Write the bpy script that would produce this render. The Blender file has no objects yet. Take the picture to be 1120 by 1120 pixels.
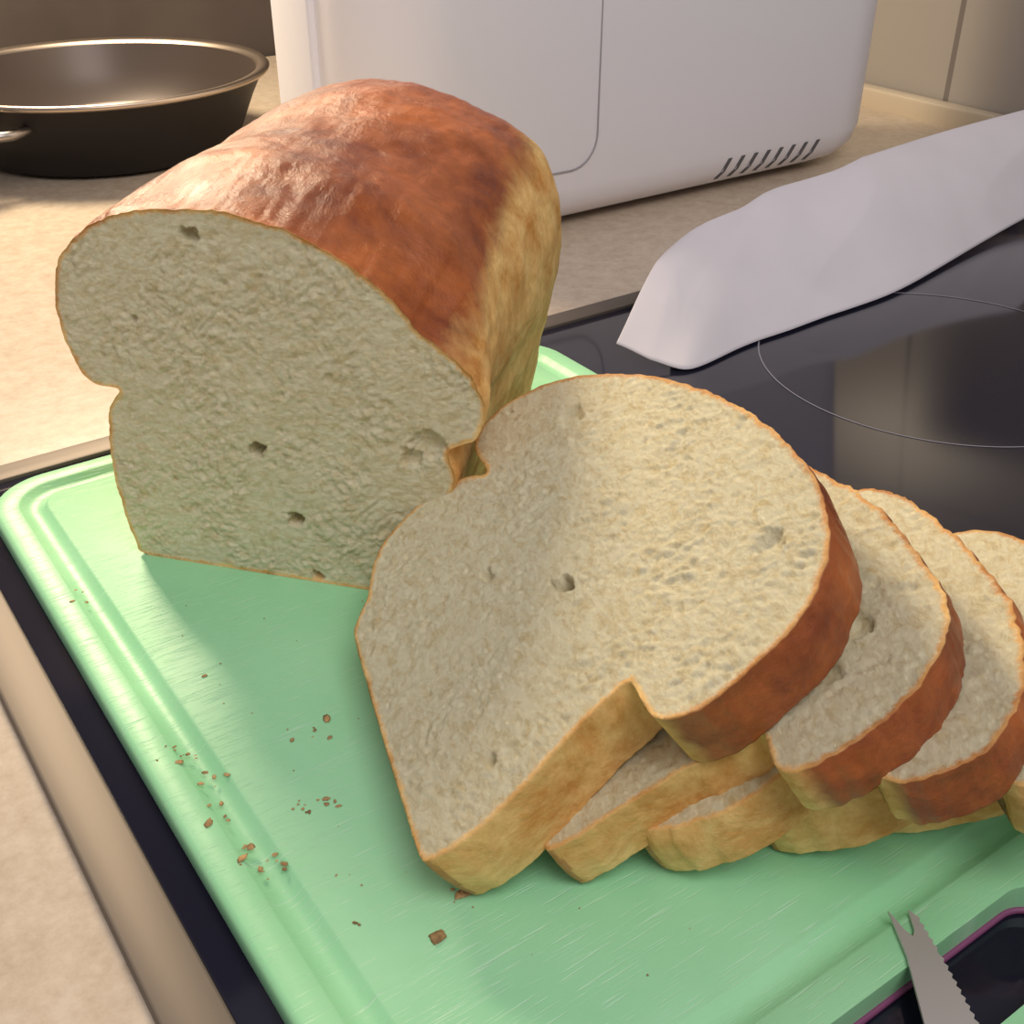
import bpy, math, random
from math import *
from mathutils import Vector, Matrix, noise, kdtree
from mathutils.geometry import delaunay_2d_cdt
random.seed(7)
scn=bpy.context.scene
try:
    scn.view_settings.view_transform='Standard'
    scn.view_settings.look='None'
except Exception: pass
COL=scn.collection
PITCH=atan(796/1272)
A=Vector((-.5693,.8221,0)); B=Vector((.8221,.5693,0))   # kitchen axes: A = along hob side, B = towards wall
MW=Matrix(((B.x,A.x,0,0),(B.y,A.y,0,0),(0,0,1,0),(0,0,0,1)))
def W(b,a,z=0): return B*b+A*a+Vector((0,0,z))
def Lc(b,a,z=0): return Vector((b,a,z))

# ---------------------------------------------------------------- materials
def mat(name):
    m=bpy.data.materials.new(name); m.use_nodes=True
    nt=m.node_tree; bs=nt.nodes['Principled BSDF']
    return m,nt,bs
def simple(name,col,rough=.5,metal=0,spec=.5,bump=0,bscale=200,var=0,vscale=20,coat=0):
    m,nt,bs=mat(name)
    bs.inputs['Base Color'].default_value=(*col,1); bs.inputs['Roughness'].default_value=rough
    bs.inputs['Metallic'].default_value=metal; bs.inputs['Specular IOR Level'].default_value=spec
    bs.inputs['Coat Weight'].default_value=coat
    tc=nt.nodes.new('ShaderNodeTexCoord')
    if var:
        n=nt.nodes.new('ShaderNodeTexNoise'); n.inputs['Scale'].default_value=vscale; n.inputs['Detail'].default_value=5
        nt.links.new(tc.outputs['Object'],n.inputs['Vector'])
        r=nt.nodes.new('ShaderNodeValToRGB'); r.color_ramp.elements[0].position=.35; r.color_ramp.elements[1].position=.65
        r.color_ramp.elements[0].color=(*[c*(1-var) for c in col],1); r.color_ramp.elements[1].color=(*[min(1,c*(1+var)) for c in col],1)
        nt.links.new(n.outputs['Fac'],r.inputs['Fac']); nt.links.new(r.outputs['Color'],bs.inputs['Base Color'])
    if bump:
        n=nt.nodes.new('ShaderNodeTexNoise'); n.inputs['Scale'].default_value=bscale; n.inputs['Detail'].default_value=4
        nt.links.new(tc.outputs['Object'],n.inputs['Vector'])
        b=nt.nodes.new('ShaderNodeBump'); b.inputs['Strength'].default_value=bump; b.inputs['Distance'].default_value=.001
        nt.links.new(n.outputs['Fac'],b.inputs['Height']); nt.links.new(b.outputs['Normal'],bs.inputs['Normal'])
    return m

def bread_material(name):
    m,nt,bs=mat(name); N=nt.nodes; L=nt.links
    tc=N.new('ShaderNodeTexCoord'); at=N.new('ShaderNodeAttribute'); at.attribute_name='bread'
    sp=N.new('ShaderNodeSeparateColor'); L.new(at.outputs['Color'],sp.inputs['Color'])
    mpn=N.new('ShaderNodeMapping'); mpn.inputs['Scale'].default_value=(1,1,1.7); mpn.inputs['Rotation'].default_value=(0,.5,0); L.new(tc.outputs['Object'],mpn.inputs['Vector'])
    def nz(s,d=4,rg=.6,dist=0,stretch=False):
        n=N.new('ShaderNodeTexNoise'); n.inputs['Scale'].default_value=s; n.inputs['Detail'].default_value=d; n.inputs['Roughness'].default_value=rg
        n.inputs['Distortion'].default_value=dist
        L.new(mpn.outputs[0] if stretch else tc.outputs['Object'],n.inputs['Vector']); return n.outputs['Fac']
    def ramp(f,p0,c0,p1,c1):
        r=N.new('ShaderNodeValToRGB'); e=r.color_ramp.elements
        e[0].position=p0;e[0].color=(*c0,1);e[1].position=p1;e[1].color=(*c1,1); L.new(f,r.inputs['Fac']); return r.outputs['Color']
    def mix(f,a,b):
        x=N.new('ShaderNodeMix'); x.data_type='RGBA'
        if isinstance(f,float): x.inputs[0].default_value=f
        else: L.new(f,x.inputs[0])
        L.new(a,x.inputs[6]); L.new(b,x.inputs[7]); return x.outputs[2]
    def math_(op,a,b,clamp=False):
        x=N.new('ShaderNodeMath'); x.operation=op; x.use_clamp=clamp
        for i,v in enumerate((a,b)):
            if isinstance(v,(int,float)): x.inputs[i].default_value=v
            else: L.new(v,x.inputs[i])
        return x.outputs[0]
    crumb=ramp(nz(170,8,.75,.8,True),.34,(.80,.65,.35),.54,(.98,.90,.62))
    gold=ramp(nz(50,7,.7,.3),.34,(.58,.25,.045),.64,(.92,.62,.24))
    brown=ramp(nz(22,8,.7,.4),.36,(.19,.036,.009),.68,(.58,.160,.032))
    g=math_('ADD',sp.outputs['Green'],math_('MULTIPLY',math_('SUBTRACT',nz(35,6,.7),.5),1.1),True)
    gr=N.new('ShaderNodeMapRange'); gr.inputs[1].default_value=.25; gr.inputs[2].default_value=.75; L.new(g,gr.inputs[0])
    crust=mix(gr.outputs[0],gold,brown)
    r=math_('ADD',sp.outputs['Red'],math_('MULTIPLY',math_('SUBTRACT',nz(380,4,.7),.5),1.0),True)
    rr=N.new('ShaderNodeMapRange'); rr.inputs[1].default_value=.35; rr.inputs[2].default_value=.75; L.new(r,rr.inputs[0])
    col=mix(rr.outputs[0],crumb,crust)
    L.new(col,bs.inputs['Base Color'])
    rb=N.new('ShaderNodeMapRange'); rb.inputs[1].default_value=.35; rb.inputs[2].default_value=.65; rb.inputs[3].default_value=.62; rb.inputs[4].default_value=.44; L.new(nz(30,6,.7),rb.inputs[0])
    ro=math_('SUBTRACT',.88,math_('MULTIPLY',math_('MULTIPLY',rr.outputs[0],gr.outputs[0]),rb.outputs[0]))
    L.new(ro,bs.inputs['Roughness'])
    sc=math_('MULTIPLY',rr.outputs[0],.55); L.new(sc,bs.inputs['Specular IOR Level'])
    vo=N.new('ShaderNodeTexVoronoi'); vo.inputs['Scale'].default_value=380; L.new(mpn.outputs[0],vo.inputs['Vector'])
    hb=math_('ADD',math_('MULTIPLY',nz(380,9,.82,1.2,True),1.5),math_('MULTIPLY',vo.outputs['Distance'],.25))
    hw=math_('ADD',math_('MULTIPLY',nz(60,9,.70,.5),1.7),math_('MULTIPLY',nz(420,4,.7),.25))
    x=N.new('ShaderNodeMix'); L.new(rr.outputs[0],x.inputs[0]); L.new(hb,x.inputs[2]); L.new(hw,x.inputs[3])
    b=N.new('ShaderNodeBump'); b.inputs['Strength'].default_value=.9; b.inputs['Distance'].default_value=.0010
    L.new(x.outputs[0],b.inputs['Height']); L.new(b.outputs['Normal'],bs.inputs['Normal'])
    return m
M_BREAD=bread_material('bread')

# ---------------------------------------------------------------- mesh helpers
def obj(name,verts,faces,m=None,parent=None,smooth=True,angle=None,mw=None):
    me=bpy.data.meshes.new(name); me.from_pydata([tuple(v) for v in verts],[],faces); me.update()
    o=bpy.data.objects.new(name,me); COL.objects.link(o)
    if m: me.materials.append(m)
    if smooth: me.polygons.foreach_set('use_smooth',[True]*len(me.polygons))
    if angle:
        try: me.set_sharp_from_angle(angle=radians(angle))
        except Exception: pass
    if mw is not None: o.matrix_world=mw
    if parent: o.parent=parent
    return o
def rings_mesh(rings,cap0=True,cap1=True):
    v=[];f=[];n=len(rings[0])
    for r in rings: v+=r
    for k in range(len(rings)-1):
        for i in range(n):
            j=(i+1)%n; f.append((k*n+i,k*n+j,(k+1)*n+j,(k+1)*n+i))
    if cap0: f.append(tuple(reversed(range(n))))
    if cap1: f.append(tuple(range((len(rings)-1)*n,len(rings)*n)))
    return v,f
def rrect(x0,x1,y0,y1,r,n=10,side=6):
    pts=[]
    for cx,cy,a0,nx in ((x1-r,y1-r,0,(x0+r,y1)),(x0+r,y1-r,90,(x0,y0+r)),(x0+r,y0+r,180,(x1-r,y0)),(x1-r,y0+r,270,(x1,y1-r))):
        for i in range(n+1):
            t=radians(a0+90*i/n); pts.append((cx+r*cos(t),cy+r*sin(t)))
        lx,ly=pts[-1]
        for i in range(1,side): pts.append((lx+(nx[0]-lx)*i/side,ly+(nx[1]-ly)*i/side))
    return pts
def box(name,b0,b1,a0,a1,z0,z1,m,bev=.001,parent=None):
    rs=[]
    for z,i in ((z0,0),(z1-bev,0),(z1-bev*.3,bev*.3),(z1,bev)):
        rs.append([Lc(b,a,z) for b,a in rrect(b0+i,b1-i,a0+i,a1-i,max(bev,.0008),3,2)])
    v,f=rings_mesh(rs); return obj(name,v,f,m,parent,angle=40,mw=MW)
def empty(name,loc=(0,0,0)):
    e=bpy.data.objects.new(name,None); COL.objects.link(e); e.location=loc; return e
def tube(name,pts,r,m,parent=None,cyc=False):
    c=bpy.data.curves.new(name,'CURVE'); c.dimensions='3D'; s=c.splines.new('POLY'); s.points.add(len(pts)-1)
    for i,p in enumerate(pts): s.points[i].co=(*p,1)
    s.use_cyclic_u=cyc; c.bevel_depth=r; c.bevel_resolution=4; c.use_fill_caps=True
    o=bpy.data.objects.new(name,c); COL.objects.link(o)
    dg=bpy.context.evaluated_depsgraph_get(); me=bpy.data.meshes.new_from_object(o.evaluated_get(dg))
    bpy.data.objects.remove(o); o=bpy.data.objects.new(name,me); COL.objects.link(o)
    me.materials.clear(); me.materials.append(m); me.polygons.foreach_set('use_smooth',[True]*len(me.polygons))
    if parent: o.parent=parent
    return o
def sstep(a,b,x):
    t=max(0,min(1,(x-a)/(b-a))); return t*t*(3-2*t)

# ---------------------------------------------------------------- bread
def cr(P,seg,t):
    n=len(P); p0,p1,p2,p3=P[(seg-1)%n],P[seg%n],P[(seg+1)%n],P[(seg+2)%n]
    o=[]
    for i in (0,1):
        a,b,c,d=p0[i],p1[i],p2[i],p3[i]
        o.append(.5*(2*b+(c-a)*t+(2*a-5*b+4*c-d)*t*t+(-a+3*b-3*c+d)*t**3))
    return o
def params(P,N):
    n=len(P); Ls=[hypot(P[(i+1)%n][0]-P[i][0],P[(i+1)%n][1]-P[i][1]) for i in range(n)]; T=sum(Ls); out=[];i=0;acc=0
    for k in range(N):
        s=T*k/N
        while acc+Ls[i]<s and i<n-1: acc+=Ls[i]; i+=1
        out.append((i,min(1,(s-acc)/Ls[i])))
    return out
def bread(name,face,back,ys,wfn,sfn,brown,N,gs,K2,seed,holes,mw,center,side_amp=.001,frag=.0007):
    pr=params(face,N); F=[cr(face,*q) for q in pr]; Bk=[cr(back,*q) for q in pr]
    cx,cz=center; G=[]
    for x,z in F:
        p=Vector((x*1.0,z*1.0,seed*2.3)); d=(noise.noise(p*90)*.8+noise.noise(p*200)*.7+noise.noise(p*480)*.6)*frag
        if z<.004: d*=.3
        l=hypot(x-cx,z-cz); G.append([x+(x-cx)/l*d,max(0,z+(z-cz)/l*d) if z>=0 else z+(z-cz)/l*d])
    F=G
    verts=[];cols=[];faces=[]
    sv=Vector((seed*3.1,seed*1.7,seed*.9))
    ca_,sa_=cos(.5+seed*.3),sin(.5+seed*.3)
    def crumbdisp(x,z,edge):
        p=Vector((x,0,z))+sv
        wx=noise.noise(p*60)*.004; wz=noise.noise(p*60+Vector((4,4,4)))*.004
        u_=(x+wx)*ca_+(z+wz)*sa_; v_=-(x+wx)*sa_+(z+wz)*ca_
        q_=Vector((u_*.7,0,v_*1.2))+sv     # fibrous, pulled direction
        amp=.38+.62*sstep(-.25,.35,noise.noise(p*55+Vector((2,8,1))))   # rough and smooth patches
        d=noise.noise(p*40)*.0005
        t=noise.noise(q_*210)*.0006+noise.noise(q_*430)*.0005
        a2=abs(noise.noise(q_*320+Vector((3,1,7)))); t+=(.25-a2)*.0013
        t+=noise.noise(p*950)*.0005
        d+=t*amp
        v=noise.voronoi(p*125)[0][0]
        if v<.22: d+=(.22-v)*.005
        v=noise.voronoi(q_*50+Vector((5,5,5)))[0][0]
        if v<.09: d+=sqrt(1-(v/.09)**2)*.0013
        d*=edge
        for hx,hz,hr,dep in holes:
            q=hypot(x-hx+noise.noise(p*300)*.0018,(z-hz)*1.15+noise.noise(p*300+Vector((9,9,9)))*.0014)/hr
            if q<1: d+=dep*(1-q*q)**.35
        return d
    kd=kdtree.KDTree(N)
    for i,(x,z) in enumerate(F): kd.insert((x,z,0),i)
    kd.balance()
    pts=[Vector((x,z)) for x,z in F]; rnd=random.Random(seed)
    x0=min(q[0] for q in F);x1=max(q[0] for q in F);z0=min(q[1] for q in F);z1=max(q[1] for q in F)
    nz_=int((z1-z0)/(gs*.866))+1; dist=[0]*N
    for j in range(nz_+1):
        pz=z0+j*gs*.866
        xs=[]
        for i in range(N):
            a_,b_=F[i-1],F[i]
            if (a_[1]>pz)!=(b_[1]>pz): xs.append(a_[0]+(b_[0]-a_[0])*(pz-a_[1])/(b_[1]-a_[1]))
        xs.sort()
        for k in range(0,len(xs)-1,2):
            i0=int(ceil((xs[k]-x0)/gs)); i1=int((xs[k+1]-x0)/gs)
            for i in range(i0,i1+1):
                px=x0+(i+(.5 if j%2 else 0))*gs+rnd.uniform(-.2,.2)*gs; qz=pz+rnd.uniform(-.2,.2)*gs
                if px<xs[k] or px>xs[k+1]: continue
                dd=kd.find((px,qz,0))[2]
                if dd<gs*.7: continue
                pts.append(Vector((px,qz))); dist.append(dd)
    vs,es,fs,ov,oe,of=delaunay_2d_cdt(pts,[(i,(i+1)%N) for i in range(N)],[],1,1e-7)
    omap={}
    for j,p in enumerate(vs):
        o_=ov[j]; idx=o_[0] if o_ else -1
        for q in o_:
            if q<N: omap[q]=j; idx=q
        dd=dist[idx] if idx>=0 else 0
        e=sstep(0,.003,dd); d=crumbdisp(p.x,p.y,e) if dd>0 else 0
        verts.append((p.x,d,p.y))
        cols.append((max(0,1-dd/.0034)*.95,brown(cx+(p.x-cx)*1.03,cz+(p.y-cz)*1.03 if p.y>.006 else p.y,0)*.40,0,1))
    faces+= [tuple(q) for q in fs]
    ringprev=[omap[i] for i in range(N)]
    def link(a,st):
        for i in range(N):
            j=(i+1)%N
            if a[i]!=a[j]: faces.append((a[i],st+i,st+j,a[j]))
            else: faces.append((a[i],st+i,st+j))
    for y in ys:
        w=wfn(y); s,mz=sfn(y); st=len(verts)
        for i in range(N):
            x=F[i][0]*(1-w)+Bk[i][0]*w; z=F[i][1]*(1-w)+Bk[i][1]*w
            dx,dz=x-cx,z-cz; l=hypot(dx,dz)+1e-6
            p=Vector((x,y*1.0,z))+sv
            am=side_amp*min(1,y/.004)
            d=(noise.noise(p*22)*1.8+noise.noise(p*70)*.8+noise.noise(p*260)*.3)*am
            if z<.004: d*=.15
            x=cx+dx*s+dx/l*d; z=mz+(z-mz)*s+dz/l*d
            verts.append((x,y,max(z,0.0)))
            cols.append((1,brown(x,z,y),0,1))
        link(ringprev,st); ringprev=list(range(st,st+N))
    yb=ys[-1]; last=[(verts[q][0],verts[q][2]) for q in ringprev]
    cxb=sum(q[0] for q in last)/N; czb=sum(q[1] for q in last)/N
    for k in range(K2-1,0,-1):
        st=len(verts); s=k/K2
        for x_,z_ in last:
            verts.append((cxb+(x_-cxb)*s,yb,czb+(z_-czb)*s)); cols.append((1 if K2<6 else 0,.4,0,1))
        link(ringprev,st); ringprev=list(range(st,st+N))
    verts.append((cxb,yb,czb)); cols.append((1 if K2<6 else 0,.4,0,1)); c=len(verts)-1
    for i in range(N): faces.append((ringprev[i],c,ringprev[(i+1)%N]))
    o=obj(name,verts,faces,M_BREAD,mw=mw)
    ca=o.data.color_attributes.new('bread','FLOAT_COLOR','POINT')
    ca.data.foreach_set('color',[c for q in cols for c in q])
    return o
S=1e-4
loafF=[(0,0),(-46,63),(-69,203),(-76,360),(-63,533),(-40,628),(12,700),(-78,712),(-127,762),(-162,859),(-171,976),(-154,1076),(-117,1160),(-48,1238),(31,1293),(139,1338),(274,1364),(418,1372),(557,1363),(678,1342),(795,1300),(911,1240),(1011,1170),(1082,1100),(1140,1035),(1205,990),(1273,940),(1323,870),(1346,791),(1320,689),(1217,622),(1237,519),(1210,388),(1172,231),(1125,65),(1077,0),(883,0),(667,0),(334,0)]
loafB=[(20,0),(-30,63),(-50,203),(-60,360),(-60,533),(-65,628),(-80,706),(-100,740),(-125,800),(-140,880),(-145,976),(-130,1076),(-95,1160),(-48,1250),(31,1330),(139,1395),(252,1440),(380,1462),(502,1463),(640,1448),(760,1415),(880,1372),(990,1325),(1106,1258),(1180,1165),(1222,1060),(1238,960),(1240,860),(1238,760),(1228,660),(1215,560),(1195,450),(1165,330),(1135,200),(1105,60),(1077,0),(883,0),(667,0),(334,0)]
loafF=[(x*S,z*S) for x,z in loafF]; loafB=[(x*S,z*S) for x,z in loafB]
LEN=.188;YC=.150
ys=[.0006,.002,.004]+[.004+(YC-.004)*i/60 for i in range(1,61)]+[YC+(LEN-YC)*sin(radians(90*i/14)) for i in range(1,15)]
def lw(y): return min(1,sstep(0,.045,y)*.65+.35*y/.15)
def ls(y):
    lob=1+.012*sin(y*60+.5)*sstep(.02,.06,y)
    if y<YC: return lob,.04
    q=(y-YC)/(LEN-YC); return (lob*max(.25,(1-min(1,q)**2.3)**.42) if q<.999 else .25),.05
def lbrown(x,z,y):
    th=.096+.030*sstep(0,.16,y) if x>.05 else .085
    b=sstep(th-.016,th+.016,z)
    if z<.003: b=.6
    return b
X=Vector((.9665,-.2565,0)); Y=Vector((.2565,.9665,0)); Z=Vector((0,0,1))
def frame(x,y,z,o):
    return Matrix(((x.x,y.x,z.x,o[0]),(x.y,y.y,z.y,o[1]),(x.z,y.z,z.z,o[2]),(0,0,0,1)))
bread('bread_loaf',loafF,loafB,ys,lw,ls,lbrown,500,.0007,4,1,
      [(.0515,.053,.0031,.009),(.0635,.026,.0029,.009),(.038,.129,.0032,.005),(.070,.003,.002,.004),(.012,.098,.0015,.002),(.115,.064,.006,.003),(.108,.058,.004,.003)],
      frame(X,Y,Z,(-.1389,.3685,.0101)),(.055,.066),.0012)

slF=[(0,0),(131,-4),(426,-8),(673,-8),(940,-4),(1013,23),(1102,90),(1240,150),(1330,275),(1352,445),(1310,564),(1254,640),(1420,645),(1510,708),(1530,837),(1470,1010),(1310,1179),(1070,1330),(781,1429),(549,1465),(329,1460),(174,1420),(40,1355),(-50,1260),(-110,1144),(-140,989),(-150,854),(-130,761),(-87,712),(-24,705),(63,700),(55,625),(35,510),(-7,370),(-40,238),(-50,100),(-30,20)]
def slice_(name,A0,az,th,t,seed,scale=1,sx=1,kd=1,N=300,gs=.0013,holes=[]):
    pts=[]
    for x,z in slF:
        z=z*S*scale; x=x*S*sx; h0=.068*scale
        if z>h0: z=h0+(z-h0)*kd
        pts.append((-x,z))
    if seed>1:
        pts=[(x+noise.noise(Vector((x*22,z*22,seed)))*.007,z+noise.noise(Vector((x*22,z*22,seed+9)))*.006*min(1,max(0,z)/.02)) for x,z in pts]
    pts=pts[::-1]
    e=Vector((-sin(radians(az)),cos(radians(az)),0)); r=Vector((e.y,-e.x,0))
    c,s=cos(radians(th)),sin(radians(th)); u=r*c+Z*s; n=-r*s+Z*c
    o=Vector((A0[0],A0[1],.0102+t*c+.0008*s))
    ys=[t*q for q in (.03,.08,.15,.22,.3,.38,.46,.54,.62,.7,.78,.86,.93,.98,1.0)]
    def br(x,z,y):
        b=sstep(.066*scale,.066*scale+.014,z)
        if z<.0025: b=.55
        return b
    def sf(y):
        q=y/t; return 1.0+.012*sin(pi*q)-.012*q,.06
    def wf(y): return 0
    return bread(name,pts,pts,ys,wf,sf,br,N,gs,12,seed,holes,frame(-e,-n,u,o),(-.055*sx,.068*scale),.0010,.0006 if seed==1 else .0011)
slice_('bread_slice',(-.0235,.2042),16.5,34,.0225,1,.985,.985,.94,500,.0007,
   [(-.052,.067,.0032,.010),(-.120,.097,.0055,.0024),(-.0165,.119,.0045,.0024),(-.078,.047,.003,.003),(-.012,.028,.002,.003),(-.055,.064,.002,.006)])
slice_('bread_slice.001',(.0085,.2105),6,31,.0175,2,.95,.90,.75,420,.0009,[(-.02,.098,.004,.003),(-.03,.085,.003,.003),(-.010,.085,.004,.002)])
slice_('bread_slice.002',(.0320,.2185),-4,27,.0175,3,.92,.78,.66,380,.0010,[(-.02,.09,.003,.002)])
slice_('bread_slice.003',(.0650,.2250),-9,22,.0175,4,.92,.70,.56)
slice_('bread_slice.004',(.0970,.2330),-12,18,.0175,5,.90,.66,.5)

# ---------------------------------------------------------------- cutting board
m,nt,bs=mat('board_plastic')
N=nt.nodes;L=nt.links
bs.inputs['Roughness'].default_value=.42
tc=N.new('ShaderNodeTexCoord')
n1=N.new('ShaderNodeTexNoise'); n1.inputs['Scale'].default_value=14; n1.inputs['Detail'].default_value=6; L.new(tc.outputs['Object'],n1.inputs['Vector'])
r=N.new('ShaderNodeValToRGB'); r.color_ramp.elements[0].color=(.29,.67,.35,1); r.color_ramp.elements[1].color=(.38,.77,.44,1); r.color_ramp.elements[0].position=.3; r.color_ramp.elements[1].position=.7
L.new(n1.outputs['Fac'],r.inputs['Fac'])
acc=None
for rot,sc in ((.5,(40,1100,1)),(-.35,(35,1300,1)),(1.2,(50,1500,1)),(.9,(45,1300,1)),(2.4,(55,1200,1)),(2.0,(40,1000,1))):
    mp=N.new('ShaderNodeMapping'); mp.inputs['Rotation'].default_value=(0,0,rot); mp.inputs['Scale'].default_value=sc
    L.new(tc.outputs['Object'],mp.inputs['Vector'])
    q=N.new('ShaderNodeTexNoise'); q.inputs['Scale'].default_value=1; q.inputs['Detail'].default_value=2; L.new(mp.outputs[0],q.inputs['Vector'])
    mr=N.new('ShaderNodeMapRange'); mr.inputs[1].default_value=.65; mr.inputs[2].default_value=.73; L.new(q.outputs['Fac'],mr.inputs[0])
    if acc is None: acc=mr.outputs[0]
    else:
        x=N.new('ShaderNodeMath'); x.operation='ADD'; x.use_clamp=True; L.new(acc,x.inputs[0]); L.new(mr.outputs[0],x.inputs[1]); acc=x.outputs[0]
mx=N.new('ShaderNodeMix'); mx.data_type='RGBA'; sc_=N.new('ShaderNodeMath'); sc_.operation='MULTIPLY'; sc_.inputs[1].default_value=.25; L.new(acc,sc_.inputs[0])
L.new(sc_.outputs[0],mx.inputs[0]); L.new(r.outputs['Color'],mx.inputs[6]); mx.inputs[7].default_value=(.75,.92,.78,1); L.new(mx.outputs[2],bs.inputs['Base Color'])
b=N.new('ShaderNodeBump'); b.inputs['Strength'].default_value=.35; b.inputs['Distance'].default_value=-.0004; L.new(acc,b.inputs['Height']); L.new(b.outputs['Normal'],bs.inputs['Normal'])
M_BOARD=m
b0,b1,a0,a1=.054,.338,.045,.470
def ring(i,z,rad=.026,fr=None):
    am=a0+i if fr is None else fr
    return [Lc(bb,aa,z) for bb,aa in rrect(b0+i,b1-i,am,a1-i,rad,12,8)]
rs=[ring(.002,.0001,.024),ring(.0006,.0007,.0255),ring(0,.002,.026),ring(0,.0078,.026),ring(.0007,.0094,.0255),ring(.002,.0101,.024),
    ring(.0095,.0101,.018,.1065),ring(.0105,.0096,.017,.1075),ring(.012,.0080,.016,.109),ring(.0150,.0074,.014,.112),ring(.018,.0080,.012,.115),ring(.0195,.0095,.011,.1165),ring(.0205,.0100,.010,.1175)]
v,f=rings_mesh(rs)
bd=obj('cutting_board',v,f,M_BOARD,angle=50,mw=MW)
cut_r=[[Lc(bb,aa,z) for bb,aa in rrect(.138,.238,.0735,.0965,.0112,10,4)] for z in (-.01,.02)]
v,f=rings_mesh(cut_r); cu=obj('cut',v,f,M_BOARD,mw=MW)
md=bd.modifiers.new('h','BOOLEAN'); md.object=cu; md.operation='DIFFERENCE'; md.solver='EXACT'
dg=bpy.context.evaluated_depsgraph_get(); me=bpy.data.meshes.new_from_object(bd.evaluated_get(dg)); bd.modifiers.clear(); bd.data=me
bpy.data.objects.remove(cu)
try: me.set_sharp_from_angle(angle=radians(45))
except Exception: pass
g=tube('grip_lining',[W(bb,aa,.0012) for bb,aa in rrect(.1383,.2377,.0738,.0962,.0110,10,4)],.0010,simple('magenta_rubber',(.22,.06,.15),.5),None,True)
g.parent=bd; g.matrix_parent_inverse=bd.matrix_world.inverted()

# ---------------------------------------------------------------- hob
M_GLASS=simple('hob_glass',(.012,.012,.024),.07,0,.38)
M_STEEL=simple('brushed_steel',(.16,.135,.115),.55,.6,.3)
M_BRACKET=simple('bracket_steel',(.35,.32,.30),.35,1)
M_MARK=simple('hob_marking',(.25,.25,.30),.4)
hob=empty('ceramic_hob')
g=box('glass',.0445,.835,-.20,.489,-.004,0,M_GLASS,.0005,hob)
box('frame_front',.0285,.0445,-.20,.503,-.004,.0016,M_STEEL,.001,hob)
box('frame_side',.0445,.850,.489,.503,-.004,.0016,M_STEEL,.001,hob)
box('frame_back',.835,.850,-.20,.489,-.004,.0016,M_STEEL,.001,hob)
def annulus(name,c,r0,r1,z,m,parent):
    v=[];f=[];n=128
    for i in range(n):
        t=2*pi*i/n
        v.append((c[0]+r0*cos(t),c[1]+r0*sin(t),z)); v.append((c[0]+r1*cos(t),c[1]+r1*sin(t),z))
    for i in range(n):
        j=(i+1)%n; f.append((2*i,2*i+1,2*j+1,2*j))
    return obj(name,v,f,m,parent)
annulus('zone_ring_1',(.229,.568),.0958,.0966,.0002,M_MARK,hob)
annulus('zone_ring_2',(.06,.24),.0958,.0966,.0002,M_MARK,hob)

# ---------------------------------------------------------------- counter / room
m,nt,bs=mat('counter_laminate'); N=nt.nodes;L=nt.links
tc=N.new('ShaderNodeTexCoord'); n1=N.new('ShaderNodeTexNoise'); n1.inputs['Scale'].default_value=130; n1.inputs['Detail'].default_value=8; n1.inputs['Roughness'].default_value=.7
L.new(tc.outputs['Object'],n1.inputs['Vector'])
r=N.new('ShaderNodeValToRGB'); e=r.color_ramp.elements; e[0].position=.3; e[0].color=(.48,.38,.28,1); e[1].position=.65; e[1].color=(.62,.52,.41,1)
L.new(n1.outputs['Fac'],r.inputs['Fac']); L.new(r.outputs['Color'],bs.inputs['Base Color']); bs.inputs['Roughness'].default_value=.27
M_COUNTER=m
box('countertop',-.25,.956,-.5,1.316,-.04,-.004,M_COUNTER,.002)
m,nt,bs=mat('wall_tiles'); N=nt.nodes;L=nt.links
tc=N.new('ShaderNodeTexCoord'); br=N.new('ShaderNodeTexBrick'); br.offset=0; br.inputs['Scale'].default_value=1
br.inputs['Color1'].default_value=(.34,.31,.28,1); br.inputs['Color2'].default_value=(.36,.33,.30,1); br.inputs['Mortar'].default_value=(.17,.15,.14,1)
br.inputs['Brick Width'].default_value=.30; br.inputs['Row Height'].default_value=.40; br.inputs['Mortar Size'].default_value=.003
L.new(tc.outputs['UV'],br.inputs['Vector']); L.new(br.outputs['Color'],bs.inputs['Base Color']); bs.inputs['Roughness'].default_value=.3
M_TILE=m
def wall(name,p0,p1,z0,z1,m,off=0):
    l=(Vector(p1)-Vector(p0)).length
    d=(Vector(p1)-Vector(p0))/l
    mw=Matrix(((d.x,-d.y,0,p0[0]),(d.y,d.x,0,p0[1]),(0,0,1,0),(0,0,0,1)))
    o=obj(name,[(0,0,z0),(l,0,z0),(l,0,z1),(0,0,z1)],[(0,1,2,3)],m,smooth=False,mw=mw)
    uv=o.data.uv_layers.new(name='UVMap')
    for i,c in enumerate([(off,0),(off+l,0),(off+l,z1-z0),(off,z1-z0)]): uv.data[i].uv=c
    return o
pa=W(.96,-.5);pb=W(.96,1.32);pc=W(-.25,1.32)
wall('wall_right',(pb.x,pb.y),(pa.x,pa.y),-.04,1.4,M_TILE,.265)
M_DARK=simple('wall_dark',(.085,.067,.058),.6,var=.3,vscale=4)
wall('wall_back',(pc.x,pc.y),(pb.x,pb.y),-.04,1.4,M_DARK)
box('trim_1',.940,.956,-.5,1.316,-.004,.014,simple('upstand',(.50,.42,.31),.4),.003)

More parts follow.
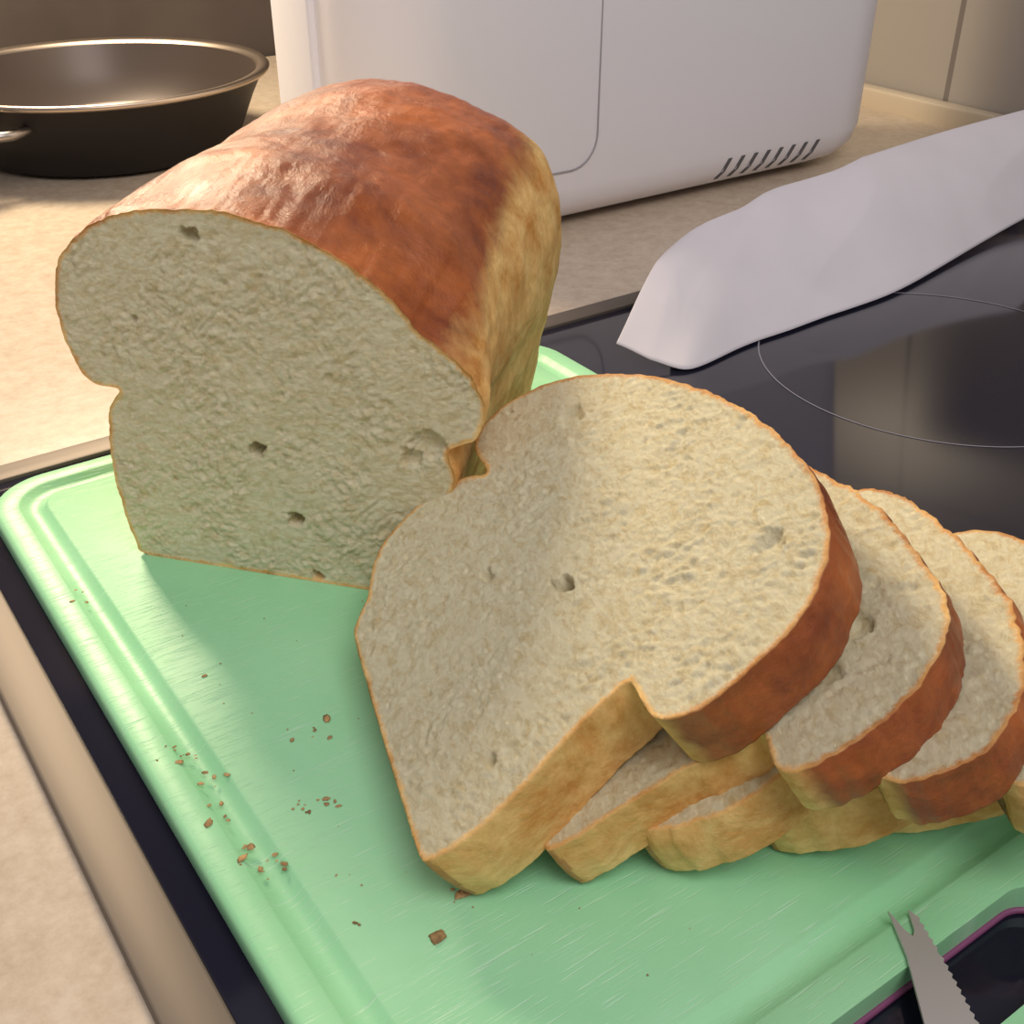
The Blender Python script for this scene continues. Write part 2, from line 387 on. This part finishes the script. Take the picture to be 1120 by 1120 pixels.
# ---------------------------------------------------------------- bread machine
M_WHITE=simple('white_plastic',(.86,.85,.89),.40)
M_SLOT=simple('dark_slot',(.12,.115,.12),.7)
M_SEAM=simple('seam',(.35,.33,.35),.7)
bm=empty('bread_machine')
mb0,mb1,ma0,ma1=.336,.812,.628,.800
rs=[]
for z,i in ((-.003,.030),(.000,.019),(.005,.009),(.013,.003),(.026,0),(.33,-.002),(.345,.004),(.35,.02)):
    rs.append([Lc(b_,a_,z) for b_,a_ in rrect(mb0+i,mb1-i,ma0+i,ma1-i,.062,14,6)])
v,f=rings_mesh(rs); obj('body',v,f,M_WHITE,bm,angle=60,mw=MW)
box('side_panel',.331,.341,.696,.752,.012,.34,M_WHITE,.003,bm)
af=ma0-.0004
sp=[W(.505,af,.34),W(.505,af,.060)]
for i in range(1,9):
    t=radians(90*i/8); sp.append(W(.505-.022*(1-cos(t)),af,.060-.022*sin(t)))
sp.append(W(.40,af,.038))
tube('panel_seam',sp,.0007,M_SEAM,bm)
for i in range(8):
    bb=.628+i*.0135
    def ins(z): return .009+(.003-.009)*(z-.005)/.008 if z<.013 else .003*(.026-z)/.013
    rs=[]
    for da in (-.0008,.004):
        ring_=[]
        for x,z in ((-.003,.007),(.0005,.007),(.0033,.013),(.0078,.023),(.0043,.023),(-.0002,.013)):
            ring_.append(W(bb+x,ma0+ins(z)+da,z))
        rs.append(ring_)
    v,f=rings_mesh(rs); obj('vent_%d'%(i+1),v,f,M_SLOT,bm,smooth=False)

# ---------------------------------------------------------------- paper sheet
def lerp_poly(P,t):
    n=len(P)-1; s=min(n-1e-6,t*n); i=int(s); t=s-i
    g=lambda k: Vector(P[max(0,min(n,k))])
    a,b,c,d=g(i-1),g(i),g(i+1),g(i+2)
    return .5*(2*b+(c-a)*t+(2*a-5*b+4*c-d)*t*t+(-a+3*b-3*c+d)*t**3)
near=[(.055,.567,.010),(.074,.559,.004),(.094,.556,.0012),(.136,.592,.0012),(.177,.621,.0012),(.247,.681,.0012),(.359,.801,.0012),(.42,.866,.0012)]
far=[(.089,.640,.036),(.110,.664,.043),(.137,.688,.046),(.163,.712,.049),(.204,.748,.049),(.244,.784,.052),(.345,.868,.054),(.42,.925,.054)]
v=[];f=[];NU=160;NV=56
for i in range(NU+1):
    p=lerp_poly(near,i/NU); q=lerp_poly(far,i/NU); d=(q-p); d.z=0
    p=p+d*(noise.noise(Vector((i*.05,0,5)))*.03); q=q+d*(noise.noise(Vector((i*.05,0,9)))*.03)
    for j in range(NV+1):
        s=j/NV*1.25
        h=p.z+(q.z-p.z)*(.2*s+.8*sin(min(s,1)*pi/2)) if s<1 else q.z-(s-1)**2*.9
        pos=p+d*s
        P_=Vector((i*.020,j*.022,3))
        cre=(abs(noise.noise(P_*1.2+Vector((7,7,7))))**.8)
        z=h+(noise.noise(P_)*.005-cre*.004+.001)*sstep(0,.35,s)
        v.append((pos.x,pos.y,max(z,.0012)))
for i in range(NU):
    for j in range(NV):
        a_=i*(NV+1)+j; f.append((a_,a_+NV+1,a_+NV+2,a_+1))
pp=obj('parchment_paper',v,f,simple('paper',(.74,.71,.76),.6,var=.03,vscale=18))
so=pp.modifiers.new('s','SOLIDIFY'); so.thickness=.0004

# ---------------------------------------------------------------- frying pan
pan=empty('frying_pan')
M_PAN=simple('pan_coating',(.009,.007,.007),.55,0,.35); M_RIM=simple('pan_rim',(.42,.35,.29),.33,1); M_IN=simple('pan_inside',(.08,.06,.05),.35,.3)
C=(-.346,1.018)
def lathe(name,prof,m,parent,n=96):
    rs=[[Vector((C[0]+r_*cos(2*pi*i/n),C[1]+r_*sin(2*pi*i/n),z)) for i in range(n)] for r_,z in prof]
    v,f=rings_mesh(rs,False,False); return obj(name,v,f,m,parent)
lathe('outer_wall',[(.001,-.0035),(.098,-.0035),(.106,-.001),(.112,.006),(.125,.035),(.135,.054)],M_PAN,pan)
lathe('rim',[(.135,.054),(.1405,.0555),(.1415,.058),(.1395,.060),(.132,.0585),(.130,.056)],M_RIM,pan)
lathe('inside',[(.130,.056),(.121,.035),(.106,.010),(.100,.006),(.001,.005)],M_IN,pan)
d=Vector((-.26,-.966,0))
c0=Vector((C[0],C[1],.040))
sd=Vector((d.y,-d.x,0))
tube('handle_bracket',[c0+d*.126-sd*.016,c0+d*.145-sd*.015,c0+d*.160,c0+d*.145+sd*.015,c0+d*.126+sd*.016],.0038,M_BRACKET,pan)
tube('handle',[c0+d*.157,c0+d*.20+Vector((-.02,0,.008)),c0+d*.30+Vector((-.06,0,.02))],.010,M_PAN,pan)

# ---------------------------------------------------------------- knife
kn=empty('serrated_knife')
zt=.0106
left=[(.0960,.1965),(.0968,.185),(.0955,.165),(.0925,.130),(.0905,.10)]
right=[(.1025,.1972),(.1050,.185),(.1080,.165),(.1115,.130),(.1140,.10)]
poly=[(.0958,.1985),(.0985,.1925),(.1000,.1905),(.1010,.1925),(.1012,.1988)]
R=[]
for i in range(len(right)-1):
    p,q=Vector(right[i]),Vector(right[i+1]); n=max(4,int((q-p).length/.0011))
    for k in range(n):
        w=p.lerp(q,k/n); R.append((w.x+(.0007 if k%2 else 0),w.y))
poly+=R+[right[-1]]+left[::-1]
poly=[(x+.002,y+.003) for x,y in poly]
v=[(x,y,zt) for x,y in poly]+[(x,y,zt+.0010) for x,y in poly]; n=len(poly)
f=[tuple(range(n,2*n)) ,tuple(reversed(range(n)))]+[(i,(i+1)%n,n+(i+1)%n,n+i) for i in range(n)]
obj('blade',v,f,simple('knife_steel',(.60,.58,.56),.42,.6),kn,smooth=False)
tube('handle',[(.1045,.107,.0185),(.105,.08,.020),(.107,.0,.020)],.009,simple('knife_handle',(.02,.02,.02),.4),kn)

# ---------------------------------------------------------------- crumbs
spots=[(-.061,.240,8),(-.054,.241,6),(-.072,.223,7),(-.065,.217,9),(-.019,.194,4),(-.103,.263,5),(-.098,.259,5),(-.084,.238,6),(-.155,.343,4),(-.040,.201,2),(-.067,.271,4),(-.057,.271,3),(-.013,.207,5),(-.104,.298,2),(-.090,.250,5)]
v=[];f=[]
def bit(x,y,r):
    r*=.85
    b_=len(v); hgt=random.uniform(.25,.5)
    ax=random.uniform(.6,1.7)
    an=random.uniform(0,pi)
    n=7
    for k,(rr_,zz) in enumerate(((.8,0),(1,.4),(.55,.9))):
        for i in range(n):
            t=2*pi*i/n; q=r*rr_*random.uniform(.6,1.3); px,py=q*cos(t)*ax,q*sin(t)
            v.append((x+px*cos(an)-py*sin(an),y+px*sin(an)+py*cos(an),.0101+zz*r*hgt))
    for k in range(2):
        for i in range(n):
            j=(i+1)%n; f.append((b_+k*n+i,b_+k*n+j,b_+(k+1)*n+j,b_+(k+1)*n+i))
    f.append(tuple(b_+2*n+i for i in range(n)))
for x,y,k in spots:
    for i in range(k): bit(x+random.gauss(0,.003),y+random.gauss(0,.003),random.choice([.0004,.0006,.0009,.0014]))
bit(-.019,.194,.0024); bit(-.012,.209,.0020)
for i in range(30):
    bb=random.uniform(.08,.16); aa=random.uniform(.13,.36); p=W(bb,aa); bit(p.x,p.y,random.uniform(.0002,.0004))
obj('bread_crumbs',v,f,simple('crumb_bits',(.42,.26,.11),.85,var=.5,vscale=250),smooth=True)

# ---------------------------------------------------------------- lights
def area(name,loc,tgt,size,e,col):
    l=bpy.data.lights.new(name,'AREA'); l.size=size; l.energy=e; l.color=col
    o=bpy.data.objects.new(name,l); COL.objects.link(o); o.location=loc
    o.rotation_euler=(Vector(tgt)-Vector(loc)).to_track_quat('-Z','Y').to_euler(); return o
area('hood_lamp',(-.53,1.13,.66),(-.10,.40,0),.28,14.5,(1,.82,.58))
area('fill_light',(.35,-.45,1.5),(.1,.4,0),.9,13.5,(1,.95,.93))  # unseen soft fill, added behind the camera to brighten the scene
w=bpy.data.worlds.new('World'); scn.world=w; w.use_nodes=True
w.node_tree.nodes['Background'].inputs[0].default_value=(.64,.60,.63,1); w.node_tree.nodes['Background'].inputs[1].default_value=.52

# ---------------------------------------------------------------- camera
cd=bpy.data.cameras.new('Camera'); cam=bpy.data.objects.new('Camera',cd); COL.objects.link(cam)
cam.location=(0,0,.26); cam.rotation_euler=(pi/2-PITCH,0,0); cd.sensor_width=36; cd.lens=36*1272/1120; cd.clip_start=.01
scn.camera=cam
